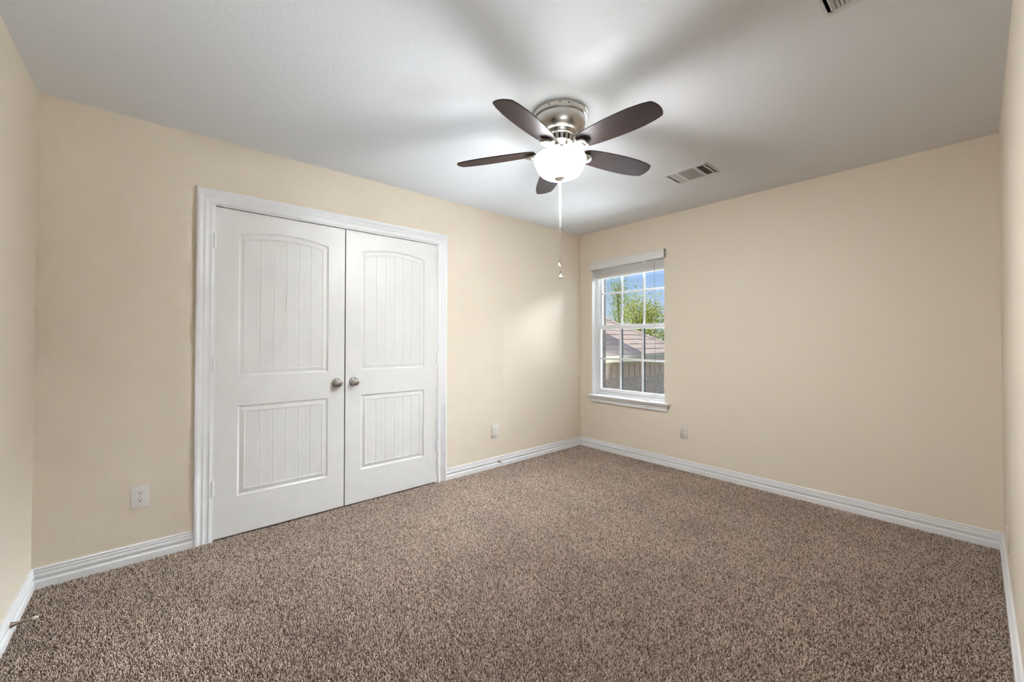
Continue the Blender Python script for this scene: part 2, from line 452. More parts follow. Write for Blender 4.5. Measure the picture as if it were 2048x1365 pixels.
# closet casing: (w from inner edge outward, thickness)
CW = 0.086
CP = [(0, 0), (0, 0.009), (0.004, 0.0115), (0.013, 0.0125), (0.016, 0.0105), (0.034, 0.0115), (0.039, 0.0145), (0.043, 0.0155), (0.047, 0.0135), (0.060, 0.0150), (0.064, 0.0185), (0.070, 0.0205), (0.080, 0.0205), (0.085, 0.0185), (CW, 0.014), (CW, 0)]
yi0, yi1, zi = DOORY[0], DOORY[1], DTOP
b_ = MB()
g = 0.0005
b_.extrude(CP, (0, yi0, -0.009), (0, yi0, zi-g), (0, -1, 0), (1, 0, 0), 0, -1)
b_.extrude(CP, (0, yi1, -0.009), (0, yi1, zi-g), (0, 1, 0), (1, 0, 0), 0, -1)
b_.extrude(CP, (0, yi0, zi), (0, yi1, zi), (0, 0, 1), (1, 0, 0), -1, -1)
tag(b_.build('trim_1', 'trim', smooth=40), 'white moulded casing framing the closet doors', 'door trim', kind='structure')
JT = 0.010
b_ = MB()
b_.box(-T, 0.001, yi0, yi0+JT, -0.009, zi).box(-T, 0.001, yi1-JT, yi1, -0.009, zi).box(-T, 0.001, yi0+JT, yi1-JT, zi-JT+0.001, zi)
b_.box(-T, -0.042, yi0+JT, yi1-JT, zi-0.03, zi-JT+0.001)
tag(b_.build('trim_2', 'trim'), 'white jamb lining the closet opening', 'door trim', kind='structure')

# ------------------------------------------------------------------ closet doors
DZ0, DZ1 = 0.006, zi-JT-0.0050
YM = -2.6845
MOULD = [(0, 0), (0.0035, -0.0045), (0.008, -0.0075), (0.013, -0.0082), (0.034, -0.0042), (0.0385, -0.0042), (0.0415, -0.0068)]
FIELD = -0.0062
def arch_fn(y0, y1, zs, rise):
    if rise <= 0: return lambda y: zs
    w = (y1-y0)/2; R = (w*w+rise*rise)/(2*rise); c = (y0+y1)/2
    return lambda y: zs+rise-R+math.sqrt(max(0, R*R-(y-c)**2))
def door_mesh(ya, yb, panels, xf=0.0):
    """door slab, face at x=xf looking +x; panels = [(y0,y1,z0,zs,rise)] bottom then top"""
    b_ = MB()
    d = 0.035
    # sides and back
    vs = [(xf-d, ya, DZ0), (xf-d, yb, DZ0), (xf-d, yb, DZ1), (xf-d, ya, DZ1), (xf, ya, DZ0), (xf, yb, DZ0), (xf, yb, DZ1), (xf, ya, DZ1)]
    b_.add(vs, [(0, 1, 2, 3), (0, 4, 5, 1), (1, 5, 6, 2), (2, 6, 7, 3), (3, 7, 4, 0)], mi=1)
    py0, py1 = panels[0][0], panels[0][1]
    q = lambda y0, y1, z0, z1: b_.add([(xf, y0, z0), (xf, y1, z0), (xf, y1, z1), (xf, y0, z1)], [(0, 1, 2, 3)])
    q(ya, py0, DZ0, DZ1); q(py1, yb, DZ0, DZ1)
    q(py0, py1, DZ0, panels[0][2]); q(py0, py1, panels[0][3], panels[1][2])
    NA = 28
    f = arch_fn(*panels[1][:2], panels[1][3], panels[1][4])
    ys = [py0+(py1-py0)*k/NA for k in range(NA+1)]
    for k in range(NA):
        b_.add([(xf, ys[k], f(ys[k])), (xf, ys[k+1], f(ys[k+1])), (xf, ys[k+1], DZ1), (xf, ys[k], DZ1)], [(0, 1, 2, 3)])
    for (y0, y1, z0, zs, rise) in panels:
        f = arch_fn(y0, y1, zs, rise)
        def loop(o, dep):
            pts = [(y0+o, z0+o), (y1-o, z0+o)]
            N = NA if rise > 0 else 1
            w = (y1-y0)/2; c = (y0+y1)/2
            for k in range(N+1):
                y = (y1-o)+(y0-y1+2*o)*k/N
                if rise > 0:
                    R = (w*w+rise*rise)/(2*rise); Ro = R-o
                    z = zs+rise-R+math.sqrt(max(0, Ro*Ro-(y-c)**2))
                else: z = zs-o
                pts.append((y, z))
            return [(xf+dep, y, z) for y, z in pts]
        prev = None
        for o, dep in MOULD:
            lp = loop(o, dep); n = len(lp)
            if prev is not None:
                b_.add(prev+lp, [(i, (i+1) % n, n+(i+1) % n, n+i) for i in range(n)])
            prev = lp
        # planked field with V grooves
        o = MOULD[-1][0]
        a, bb = y0+o-0.0005, y1-o+0.0005
        NP = 6; gw = 0.0032; gd = 0.0034
        cols = [(a, 0)]
        for k in range(NP):
            p0 = a+(bb-a)*k/NP; p1 = a+(bb-a)*(k+1)/NP
            for s in range(1, 5): cols.append((p0+(p1-p0)*s/5, 0))
            if k < NP-1: cols += [(p1-gw, 0), (p1, -gd), (p1+gw, 0)]
        cols.append((bb, 0))
        w = (y1-y0)/2; c = (y0+y1)/2
        def top(y):
            if rise <= 0: return zs-o
            R = (w*w+rise*rise)/(2*rise); Ro = R-o
            return zs+rise-R+math.sqrt(max(0, Ro*Ro-(y-c)**2))
        for k in range(len(cols)-1):
            (u0, d0), (u1, d1) = cols[k], cols[k+1]
            b_.add([(xf+FIELD+d0, u0, z0+o), (xf+FIELD+d1, u1, z0+o), (xf+FIELD+d1, u1, top(u1)), (xf+FIELD+d0, u0, top(u0))], [(0, 1, 2, 3)])
    return b_
RX = Matrix.Rotation(PI/2, 4, 'Y')          # local z -> world +x
def at_x(x, y, z): return Matrix.Translation((x, y, z)) @ RX
def make_door(name, ya, yb, panels, ky, hy, label):
    xf = 0.0
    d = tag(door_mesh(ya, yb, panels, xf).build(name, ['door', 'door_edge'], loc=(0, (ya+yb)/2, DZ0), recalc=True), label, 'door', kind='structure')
    kz = 0.907
    # knob with rosette as sub-part
    kp = [(0.009, 0.004), (0.0105, 0.016), (0.013, 0.021), (0.0205, 0.026), (0.0258, 0.034), (0.0275, 0.043), (0.0265, 0.051), (0.022, 0.058), (0.014, 0.062), (0.0, 0.0635)]
    kb = MB().lathe(kp, 40, at_x(xf, ky, kz), cap=False).build('door_knob', 'knob', d, smooth=50, loc=(xf, ky, kz))
    rp = [(0.0, 0.0), (0.033, 0.0), (0.0335, 0.003), (0.031, 0.008), (0.024, 0.0125), (0.014, 0.015), (0.010, 0.015)]
    MB().lathe(rp, 40, at_x(xf, ky, kz), cap=False).build('rosette', 'knob', kb, smooth=40, loc=(xf, ky, kz))
    MB().lathe([(0.0, 0.0), (0.0032, 0.0), (0.0032, 0.0015), (0, 0.0015)], 14, at_x(xf+0.0085, ky-0.0255, kz) @ Matrix.Rotation(math.radians(-32), 4, 'X'), cap=False).build('release_hole', 'dark', kb, loc=(xf, ky, kz))
    for hz in (1.819, 1.0665, 0.3165):
        b_ = MB()
        s = 1 if hy > YM else -1
        b_.lathe([(0, -0.046), (0.0045, -0.046), (0.0076, -0.0445)]+[q for k in range(5) for q in ((0.0078, -0.0445+k*0.0178), (0.0078, -0.0445+(k+1)*0.0178-0.0006), (0.0066, -0.0445+(k+1)*0.0178-0.0003))]+[(0.0045, 0.046), (0, 0.046)], 16, Matrix.Translation((xf+0.0082, hy, hz)), cap=False)
        b_.box(xf+0.0003, xf+0.0018, hy+s*0.002, hy-s*0.010, hz-0.0445, hz+0.0445)
        tag(b_.build('hinge', 'trim', d, smooth=40, loc=(xf, hy, hz)), 'white painted hinge')
    MB().lathe([(0, -0.002), (0.004, -0.002), (0.0045, 0.0), (0.003, 0.0018), (0, 0.0022)], 12, Matrix.Translation((xf-0.004, ky+(-0.014 if hy < YM else 0.016), DZ1)), cap=False).build('ball_catch', 'bronze', d, smooth=40, loc=(xf, ky, DZ1))
    return d
gL, gM = 0.0040, 0.0033
make_door('door_1', yi0+JT+gL-0.0078, YM-gM, [(-3.3375, -2.802, 0.241, 0.802, 0), (-3.3375, -2.802, 0.990, 1.881, 0.037)], -2.743, yi0+JT-0.006, 'left leaf of the white closet double doors, knob at its right')
make_door('door_2', YM+gM, yi1-JT-gL+0.0078, [(-2.565, -2.0365, 0.2435, 0.802, 0), (-2.565, -2.0365, 0.990, 1.881, 0.037)], -2.622, yi1-JT+0.006, 'right leaf of the white closet double doors, knob at its left')

# ------------------------------------------------------------------ ceiling fan
fx, fy = FAN
fan = tag(empty('ceiling_fan', (fx, fy, H)), 'flush mount nickel ceiling fan with five dark blades and lit glass bowl', 'ceiling fan')
FT = Matrix.Translation((fx, fy, 0))
F0 = (fx, fy, H)
MB().lathe([(0, 2.4395), (0.147, 2.4395), (0.147, 2.434), (0.1435, 2.433), (0.1455, 2.4305), (0.1455, 2.411), (0.1435, 2.4075), (0.1375, 2.406), (0, 2.406)], 72, FT, cap=False).build('mounting_ring', 'nickel', fan, smooth=30, loc=F0)
for a in (-70, -48, -30):
    aa = math.radians(a)
    MB().lathe([(0, 0), (0.0035, 0), (0.003, 0.0015), (0, 0.002)], 10, Matrix.Translation((fx+0.1455*math.cos(aa), fy+0.1455*math.sin(aa), 2.422+(0.004 if a == -48 else 0))) @ Matrix.Rotation(aa, 4, 'Z') @ RX, cap=False).build('mounting_screw', 'bronze', fan, loc=F0)
MB().lathe([(0, 2.4055), (0.134, 2.4055), (0.1375, 2.402), (0.1375, 2.385), (0.1345, 2.368), (0.125, 2.350), (0.110, 2.335), (0.100, 2.329), (0.097, 2.3275), (0.0955, 2.3285), (0.093, 2.325), (0.085, 2.314), (0.0845, 2.3105), (0.0815, 2.308), (0.079, 2.3085), (0.077, 2.306), (0, 2.306)], 72, FT, cap=False).build('motor_housing', 'nickel', fan, smooth=35, loc=F0)
b_ = MB()
b_.lathe([(0.066, 2.306), (0.063, 2.277)], 40, FT, cap=False, mi=1)
NSL = 18
for k in range(NSL):
    a0 = 2*PI*(k-0.30)/NSL; a1 = 2*PI*(k+0.30)/NSL
    vs = []
    for (r, z) in ((0.077, 2.306), (0.071, 2.278), (0.0655, 2.278), (0.0665, 2.306)):
        for t in (0, 0.5, 1):
            a = a0+(a1-a0)*t; vs.append((fx+r*math.cos(a), fy+r*math.sin(a), z))
    b_.add(vs, [(0, 1, 4, 3), (1, 2, 5, 4), (3, 4, 7, 6), (4, 5, 8, 7), (6, 7, 10, 9), (7, 8, 11, 10), (0, 3, 6, 9), (2, 11, 8, 5)])
b_.build('vented_collar', ['nickel', 'dark'], fan, smooth=35, loc=F0)
MB().lathe([(0, 2.279), (0.073, 2.279), (0.0735, 2.276), (0.070, 2.2725), (0.064, 2.2705), (0.050, 2.262), (0.037, 2.256), (0.035, 2.249), (0.0335, 2.249), (0.0335, 2.243), (0.045, 2.240), (0.045, 2.236), (0.0, 2.236)], 56, FT, cap=False).build('switch_housing', 'nickel', fan, smooth=35, loc=F0)
# fitter pan, small, inside the mouth of the bowl
MB().lathe([(0, 2.236), (0.028, 2.236), (0.028, 2.16), (0.022, 2.15), (0, 2.15)], 32, FT, cap=False).build('lamp_holder', 'nickel', fan, smooth=35, loc=F0)
outer = [(0.130, 2.2055), (0.1375, 2.203), (0.1405, 2.197), (0.1400, 2.189), (0.1375, 2.180), (0.1345, 2.173), (0.1345, 2.169), (0.1315, 2.166), (0.1315, 2.162), (0.1285, 2.158), (0.125, 2.147), (0.117, 2.132), (0.103, 2.115), (0.085, 2.104), (0.060, 2.0955), (0.030, 2.0915), (0.012, 2.091)]
inner = [(0.012, 2.0955), (0.030, 2.096), (0.058, 2.100), (0.082, 2.1085), (0.099, 2.119), (0.113, 2.135), (0.121, 2.147), (0.1275, 2.170), (0.135, 2.192), (0.130, 2.2055)]
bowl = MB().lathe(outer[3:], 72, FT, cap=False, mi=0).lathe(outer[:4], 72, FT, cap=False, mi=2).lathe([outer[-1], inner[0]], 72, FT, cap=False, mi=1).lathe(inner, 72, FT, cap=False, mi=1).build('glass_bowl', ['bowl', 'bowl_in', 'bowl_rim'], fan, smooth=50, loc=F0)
fin = MB().lathe([(0.0, 2.097), (0.031, 2.0925), (0.0325, 2.0895), (0.029, 2.0865), (0.019, 2.083), (0.0105, 2.0795), (0.0075, 2.076), (0.0075, 2.073), (0.005, 2.071), (0, 2.0705)], 36, FT, cap=False).build('finial', 'nickel', fan, smooth=40, loc=F0)
# bulbs' uplight through the open top of the bowl
for k in range(2):
    ld = bpy.data.lights.new('bulb_light', 'POINT'); ld.energy = LAMP_UP/2; ld.color = (0.94, 0.99, 1.0); ld.shadow_soft_size = 0.055
    lo = bpy.data.objects.new('bulb_light', ld); a = math.radians(20+180*k)
    lo.location = (0.072*math.cos(a), 0.072*math.sin(a), 2.185-H); col.objects.link(lo); lo.parent = fan
# blades
BZ, TILT, DROOP = 2.2455, math.radians(12), math.radians(2.2)
half = [(0.135, 0.036), (0.150, 0.049), (0.175, 0.0565), (0.21, 0.062), (0.27, 0.0675), (0.34, 0.071), (0.41, 0.0725), (0.47, 0.0705), (0.53, 0.0625), (0.565, 0.0535), (0.5745, 0.047), (0.583, 0.030), (0.5875, 0.012)]
pl = [(x, w) for x, w in half]+[(x, -w) for x, w in half[::-1]]
pl = [(0.135, -0.036)]+pl[:-1] if False else pl
def blade_mb(R4):
    b_ = MB(); th = 0.0028; c = 0.0012
    n = len(pl)
    def ring(z, ins):
        out = []
        for i, (x, y) in enumerate(pl):
            p0 = Vector(pl[i-1]); p1 = Vector(pl[(i+1) % n]); t = (p1-p0).normalized()
            nrm = Vector((t.y, -t.x))
            out.append(R4 @ Vector((x+nrm.x*ins, y+nrm.y*ins, z)))
        return out
    r = ring(-th, c)+ring(-th+c, 0)+ring(th-c, 0)+ring(th, c)
    fs = []
    for j in range(3):
        for i in range(n): fs.append((j*n+i, j*n+(i+1) % n, (j+1)*n+(i+1) % n, (j+1)*n+i))
    fs.append(tuple(range(n))[::-1]); fs.append(tuple(range(3*n, 4*n)))
    b_.add(r, fs)
    return b_
def bracket_mb(R4):
    """arm rising from the hub, opening into a rounded palm with a raised boss under the blade"""
    b_ = MB()
    st = [(0.030, 0.014, 0.014, 0.006), (0.052, 0.008, 0.014, 0.007), (0.075, -0.004, 0.0145, 0.008), (0.098, -0.013, 0.018, 0.008), (0.118, -0.0165, 0.027, 0.0085), (0.138, -0.017, 0.0345, 0.009), (0.158, -0.017, 0.037, 0.009), (0.172, -0.017, 0.0345, 0.009), (0.183, -0.017, 0.027, 0.009), (0.190, -0.017, 0.014, 0.007)]
    vs = []; fs = []; K = 10
    for i, (x, z, w, t) in enumerate(st):
        f = min(1.0, max(0.0, (x-0.09)/0.04))
        for k in range(K):
            th = 2*PI*k/K
            cx_, sx_ = math.cos(th), math.sin(th)
            yy = w*(abs(cx_)**0.6)*(1 if cx_ >= 0 else -1); zz = t*(abs(sx_)**0.6)*(1 if sx_ >= 0 else -1)
            vs.append(R4 @ Vector((x, yy, z+zz)))
    # tilt gradually with the blade: handled by un-tilting the arm near the hub
    for i in range(len(st)-1):
        for k in range(K):
            fs.append((i*K+k, i*K+(k+1) % K, (i+1)*K+(k+1) % K, (i+1)*K+k))
    fs.append(tuple(range(K))[::-1]); fs.append(tuple(range((len(st)-1)*K, len(st)*K)))
    b_.add(vs, fs)
    # concentric half-moon boss
    for rad, hh in ((0.028, 0.0025), (0.020, 0.0045), (0.012, 0.006)):
        b_.lathe([(0, -hh), (rad*0.85, -hh), (rad, -hh+0.002), (rad, 0.002), (0, 0.002)], 24, R4 @ Matrix.Translation((0.160, 0, -0.025)) @ Matrix.Diagonal((0.72, 1.0, 1, 1)), cap=False)
    return b_
for k in range(5):
    ang = math.radians(-73.0+72*k)
    base = Matrix.Translation((fx, fy, BZ)) @ Matrix.Rotation(ang, 4, 'Z')
    R4 = base @ Matrix.Rotation(-TILT, 4, 'X')
    # local-frame mesh so the grain follows each blade
    bo = blade_mb(Matrix.Identity(4)).build('blade', 'blade', None, recalc=True)
    bo.parent = fan
    bo.matrix_basis = Matrix.Translation((0, 0, BZ-H)) @ Matrix.Rotation(ang, 4, 'Z') @ Matrix.Rotation(DROOP, 4, 'Y') @ Matrix.Rotation(-TILT, 4, 'X')
    br_ = bracket_mb(Matrix.Identity(4)).build('blade_bracket', 'nickel', None, smooth=45)
    br_.parent = fan
    br_.matrix_basis = Matrix.Translation((0, 0, BZ-H)) @ Matrix.Rotation(ang, 4, 'Z') @ Matrix.Rotation(DROOP, 4, 'Y') @ Matrix.Rotation(-TILT, 4, 'X')
# pull chains
def chain(dx, dy, ztop, zsheath, zcap, zend, r):
    X, Y = fx+dx, fy+dy
    b_ = MB()
    n = int((ztop-zcap)/0.0042)
    for i in range(n):
        z = ztop-(i+0.5)*0.0042
        b_.lathe([(0, -0.0017), (0.0012, -0.0012), (0.0017, 0), (0.0012, 0.0012), (0, 0.0017)], 6, Matrix.Translation((X, Y, z)), cap=False)
    b_.tube([(X, Y, ztop), (X, Y, zcap)], 0.0006, 5)
    c = b_.build('pull_chain', 'chain', fan, loc=F0)
    MB().tube([(X, Y, ztop+0.004), (X, Y, zsheath)], 0.0021, 8).build('chain_sheath', 'rubber', c, loc=F0)
    cap_ = MB().lathe([(0, 0.014), (0.002, 0.014), (0.0045, 0.009), (0.006, 0.003), (0.005, -0.003), (0.0035, -0.006), (0, -0.006)], 16, Matrix.Translation((X, Y, zcap-0.008)), cap=False).build('chain_cap', 'chain', c, smooth=40, loc=F0)
    hgt = zcap-0.014-zend
    MB().lathe([(0, 0), (0.004, 0), (0.0055, -hgt*0.25), (0.010*r, -hgt*0.6), (0.0145*r, -hgt*0.82), (0.0145*r, -hgt*0.9), (0.009*r, -hgt), (0, -hgt)], 20, Matrix.Translation((X, Y, zcap-0.014)), cap=False).build('pull_knob', 'crystal', c, smooth=30, loc=F0)
rr = Vector((rt.x, rt.y))
chain(-0.0035*rr.x, -0.0035*rr.y, 2.071, 2.018, 1.650, 1.612, 0.72)
chain(0.0035*rr.x, 0.0035*rr.y, 2.071, 1.925, 1.590, 1.551, 1.0)

# ------------------------------------------------------------------ ceiling vents
def vent(x0, x1, y0, y1, label):
    """register: frame with three louvred banks set along x"""
    z = H
    v = tag(empty('ceiling_vent', ((x0+x1)/2, (y0+y1)/2, z)), label, 'air vent', 'white ceiling registers')
    v0 = ((x0+x1)/2, (y0+y1)/2, z)
    w = x1-x0
    bx = [(x0+0.026, x0+0.074), (x0+0.092, x0+0.204), (x0+0.221, x0+0.270)]
    ya, yb = y0+0.030, y1-0.030
    fr = MB()
    zt, zb = z-0.0005, z-0.006
    xs = [x0, bx[0][0], bx[0][1], bx[1][0], bx[1][1], bx[2][0], bx[2][1], x1]
    for i in (0, 2, 4, 6): fr.box(xs[i], xs[i+1], ya, yb, zb, zt)
    # sloped border
    def slope(A, B, U): fr.extrude([(0, 0), (0, -0.002), (0.010, -0.006), (0.030, -0.006), (0.030, -0.0005)], A, B, U, Z, 1, 1)
    slope((x0, y1, z), (x1, y1, z), (0, -1, 0)); slope((x1, y0, z), (x0, y0, z), (0, 1, 0))
    fr.extrude([(0, 0), (0, -0.002), (0.010, -0.006), (0.020, -0.006), (0.020, -0.0005)], (x0, y0, z), (x0, y1, z), (1, 0, 0), Z, 1, 1)
    fr.extrude([(0, 0), (0, -0.002), (0.010, -0.006), (0.020, -0.006), (0.020, -0.0005)], (x1, y1, z), (x1, y0, z), (-1, 0, 0), Z, 1, 1)
    fr.build('frame', 'vent', v, loc=v0)
    for (a, b2), dr, nm in ((bx[0], -1, 'louvre_bank'), (bx[2], 1, 'louvre_bank')):
        lv = MB(); n = 4; p = (b2-a)/n
        lv.box(a-0.001, b2+0.001, ya, yb, z-0.0022, z-0.0012, mi=1)
        for k in range(n):
            cx_ = a+p*(k+0.5)
            # blades lean away from the register's middle
            o = 0.0035*dr
            lv.add([(cx_-0.0008-o, ya, z-0.002), (cx_+0.0008-o, ya, z-0.002), (cx_+0.0008+o, ya, z-0.0085), (cx_-0.0008+o, ya, z-0.0085),
                    (cx_-0.0008-o, yb, z-0.002), (cx_+0.0008-o, yb, z-0.002), (cx_+0.0008+o, yb, z-0.0085), (cx_-0.0008+o, yb, z-0.0085)],
                   [(0, 1, 2, 3), (4, 7, 6, 5), (0, 4, 5, 1), (1, 5, 6, 2), (2, 6, 7, 3), (3, 7, 4, 0)])
        lv.build(nm, ['vent', 'duct'], v, loc=v0)
    lv = MB(); a, b2 = bx[1]; n = 16; p = (yb-ya)/n
    lv.box(a-0.001, b2+0.001, ya, yb, z-0.0022, z-0.0012, mi=1)
    for k in range(n):
        cy = ya+p*(k+0.5); o = 0.0042
        lv.add([(a, cy-0.0007-o, z-0.002), (a, cy+0.0007-o, z-0.002), (a, cy+0.0007+o, z-0.0075), (a, cy-0.0007+o, z-0.0075),
                (b2, cy-0.0007-o, z-0.002), (b2, cy+0.0007-o, z-0.002), (b2, cy+0.0007+o, z-0.0075), (b2, cy-0.0007+o, z-0.0075)],
               [(0, 1, 2, 3), (4, 7, 6, 5), (0, 4, 5, 1), (1, 5, 6, 2), (2, 6, 7, 3), (3, 7, 4, 0)])
    lv.build('centre_louvres', ['damper', 'duct'], v, loc=v0)
    for sx in (x0+0.012, x1-0.012): MB().lathe([(0, -0.0075), (0.0035, -0.007), (0.004, -0.005), (0, -0.005)], 10, Matrix.Translation((sx, (y0+y1)/2, z)), cap=False).build('screw', 'damper', v, loc=v0)
    return v
vent(1.527, 1.831, -0.906, -0.657, 'white ceiling register between the fan and the window wall')
vent(2.678, 2.982, -2.065, -1.822, 'white ceiling register cut off by the top right of the photo')

# ------------------------------------------------------------------ wall plates
def face_mats(): return ['plate', 'dark']
def plate(name, org, U, N, label, cat, kind, w=0.077, h=0.119, base='plate'):
    """org = centre on the wall, U = horizontal, N = out of wall"""
    org = Vector(org); U = Vector(U); N = Vector(N); Zv = Vector((0, 0, 1))
    M4 = Matrix(((U.x, N.x, 0, org.x), (U.y, N.y, 0, org.y), (U.z, N.z, 1, org.z), (0, 0, 0, 1)))
    t = tag(empty(name, org), label, cat)
    MB().cbox(-w/2, w/2, 0.0, 0.0068, -h/2, h/2, 0.0028, M4=M4).build('cover_plate', base, t, smooth=30, loc=org)
    for s in (1, -1):
        zc = s*0.0195
        if kind == 'duplex':
            # rounded receptacle face with flat top and bottom
            pts = []
            R = 0.0172
            for k in range(28):
                a = 2*PI*k/28
                pts.append((R*math.cos(a), max(-0.0142, min(0.0142, R*math.sin(a)))))
            fo = MB(); n = len(pts)
            vs = [M4 @ Vector((x, 0.006, zc+z)) for x, z in pts]+[M4 @ Vector((x, 0.0078, zc+z)) for x, z in pts]+[M4 @ Vector((x*0.95, 0.0084, zc+z*0.95)) for x, z in pts]
            fo.add(vs, [(j*n+i, j*n+(i+1) % n, (j+1)*n+(i+1) % n, (j+1)*n+i) for j in range(2) for i in range(n)]+[tuple(range(2*n, 3*n))])
            fobj = fo.build('receptacle', base, t, smooth=30, loc=org)
            sl = MB()
            sl.box(-0.0074, -0.0050, 0.0080, 0.00865, zc-0.0005, zc+0.0085, M4=M4).box(0.0054, 0.0076, 0.0080, 0.00865, zc+0.0005, zc+0.0075, M4=M4)
            sl.lathe([(0, 0), (0.0029, 0), (0.0029, 0.00065), (0, 0.00065)], 14, M4 @ Matrix.Translation((0, 0.0080, zc-0.0062)) @ Matrix.Rotation(-PI/2, 4, 'X'), cap=False)
            sl.build('slots', 'dark', fobj, loc=org)
        else:
            fo = MB()
            fo.lathe([(0.0, 0.0), (0.0125, 0.0), (0.013, 0.0025), (0.0115, 0.0045), (0.0085, 0.0045), (0.0075, 0.002), (0.005, 0.002), (0.0045, 0.006), (0, 0.006)], 28, M4 @ Matrix.Translation((0, 0.006, zc)) @ Matrix.Rotation(-PI/2, 4, 'X'), cap=False)
            fo.build('round_socket', base, t, smooth=30, loc=org)
    if kind == 'duplex':
        MB().lathe([(0, 0), (0.003, 0), (0.0028, 0.0008), (0, 0.0011)], 12, M4 @ Matrix.Translation((0, 0.0066, 0)) @ Matrix.Rotation(-PI/2, 4, 'X'), cap=False).build('screw', 'damper', t, loc=org)
    return t
plate('wall_outlet', (0, -3.782, 0.3535), (0, 1, 0), (1, 0, 0), 'white duplex power outlet on the wall left of the closet', 'outlet', 'duplex', 0.079, 0.122)
plate('wall_jack', (0, -1.277, 0.349), (0, 1, 0), (1, 0, 0), 'white wall plate with two round sockets right of the closet', 'wall plate', 'jack', 0.079, 0.12)
plate('wall_outlet', (1.233, 0, 0.357), (1, 0, 0), (0, -1, 0), 'ivory duplex power outlet on the wall below and right of the window', 'outlet', 'duplex', 0.077, 0.116, base='ivory')
plate('wall_outlet', (W, -0.617, 0.256), (0, -1, 0), (-1, 0, 0), 'ivory outlet seen edge on at the right wall near the baseboard', 'outlet', 'duplex', 0.077, 0.118, base='ivory')

# ------------------------------------------------------------------ door stops
def doorstop(org, N, label):
    org = Vector(org); N = Vector(N)
    R4 = Matrix.Translation(org) @ N.to_track_quat('Z', 'X').to_matrix().to_4x4()
    t = tag(empty('door_stop', org), label, 'door stop')
    MB().lathe([(0, 0), (0.0115, 0), (0.0118, 0.002), (0.0095, 0.006), (0.0068, 0.016), (0.0045, 0.026), (0.0036, 0.034), (0.0033, 0.064), (0, 0.064)], 20, R4, cap=False).build('stop_rod', 'stopmetal', t, smooth=40, loc=org)
    MB().lathe([(0, 0.060), (0.0062, 0.060), (0.0074, 0.063), (0.0076, 0.070), (0.0062, 0.0745), (0, 0.0755)], 18, R4, cap=False).build('rubber_tip', 'rubber', t, smooth=40, loc=org)
doorstop((0.432, -L+0.0122, 0.0485), (0, 1, 0), 'bronze door stop with white tip on the baseboard at lower left')
doorstop((0.0122, -1.240, 0.0485), (1, 0, 0), 'small metal door stop on the baseboard right of the closet')

# ------------------------------------------------------------------ window
x0, x1, z0, z1 = WIN
win = tag(empty('window_1', ((x0+x1)/2, 0.07, z0)), 'white double hung window with six over six panes', 'window', kind='structure')
WL = ((x0+x1)/2, 0.07, z0)
b_ = MB()
b_.box(x0, x0+0.004, -0.0005, 0.14, z0, z1).box(x1-0.004, x1, -0.0005, 0.14, z0, z1).box(x0+0.004, x1-0.004, -0.0005, 0.14, z1-0.004, z1)
b_.build('jamb_liner', 'trim', win, loc=WL)
xa, xb = x0+0.004, x1-0.004
fb = MB()
FW_ = 0.030
for q in ((xa, xa+FW_-0.008), (xb-FW_+0.008, xb)):
    fb.box(q[0], q[1], 0.070, 0.150, z0, z1-0.004)
fb.box(xa+0.022, xa+0.028, 0.078, 0.150, z0, z1-0.004).box(xb-0.028, xb-0.022, 0.078, 0.150, z0, z1-0.004)
fb.box(xa, xb, 0.070, 0.150, z1-0.034, z1-0.004).box(xa, xb, 0.070, 0.150, z0, z0+0.022)
fb.build('window_frame', 'vinyl', win, loc=WL)
MB().box(xa+0.03, xb-0.03, 0.146, 0.154, 2.0425, 2.0515).build('screen_bar', 'bronze', win, loc=WL)
gx0, gx1 = 0.223, 1.002
sx0, sx1 = xa+0.029, xb-0.018
def sash(name, y, zb, zt, zm, railb, railt, dark):
    s = MB()
    s.cbox(sx0, gx0, y-0.014, y+0.014, zb, zt, 0.002).cbox(gx1, sx1, y-0.014, y+0.014, zb, zt, 0.002)
    s.cbox(gx0-0.001, gx1+0.001, y-0.014, y+0.014, zb, zb+railb, 0.002).cbox(gx0-0.001, gx1+0.001, y-0.014, y+0.014, zt-railt, zt, 0.002)
    so = s.build(name, 'vinyl', win, smooth=30, loc=WL)
    g0, g1 = zb+railb, zt-railt
    MB().box(gx0, gx1, y-0.002, y+0.002, g0, g1).build('glass_pane', 'glass', so, loc=WL)
    g_ = MB(); hw = 0.0105
    mx = [gx0+(gx1-gx0)/3*k for k in (1, 2)]
    mx = [0.484, 0.752]
    for q in mx: g_.cbox(q-hw, q+hw, y-0.011, y-0.003, g0, g1, 0.002)
    g_.cbox(gx0, gx1, y-0.0105, y-0.0032, zm-hw, zm+hw, 0.002)
    g_.build('grille', 'vinyl', so, smooth=30, loc=WL)
    if dark:
        g_ = MB()
        for q in mx: g_.box(q-hw+0.002, q+hw-0.001, y+0.004, y+0.030, g0, g1)
        g_.build('exterior_muntin', 'bronze', so, loc=WL)
    return so
up_ = sash('upper_sash', 0.128, 1.338, 2.071, 1.741, 0.047, 0.020, False)
lo_ = sash('lower_sash', 0.096, 0.628, 1.385, 1.005, 0.043, 0.047, True)
MB().cbox(0.56, 0.62, 0.070, 0.084, 1.386, 1.396, 0.002).build('sash_lock', 'vinyl', lo_, smooth=30, loc=WL)
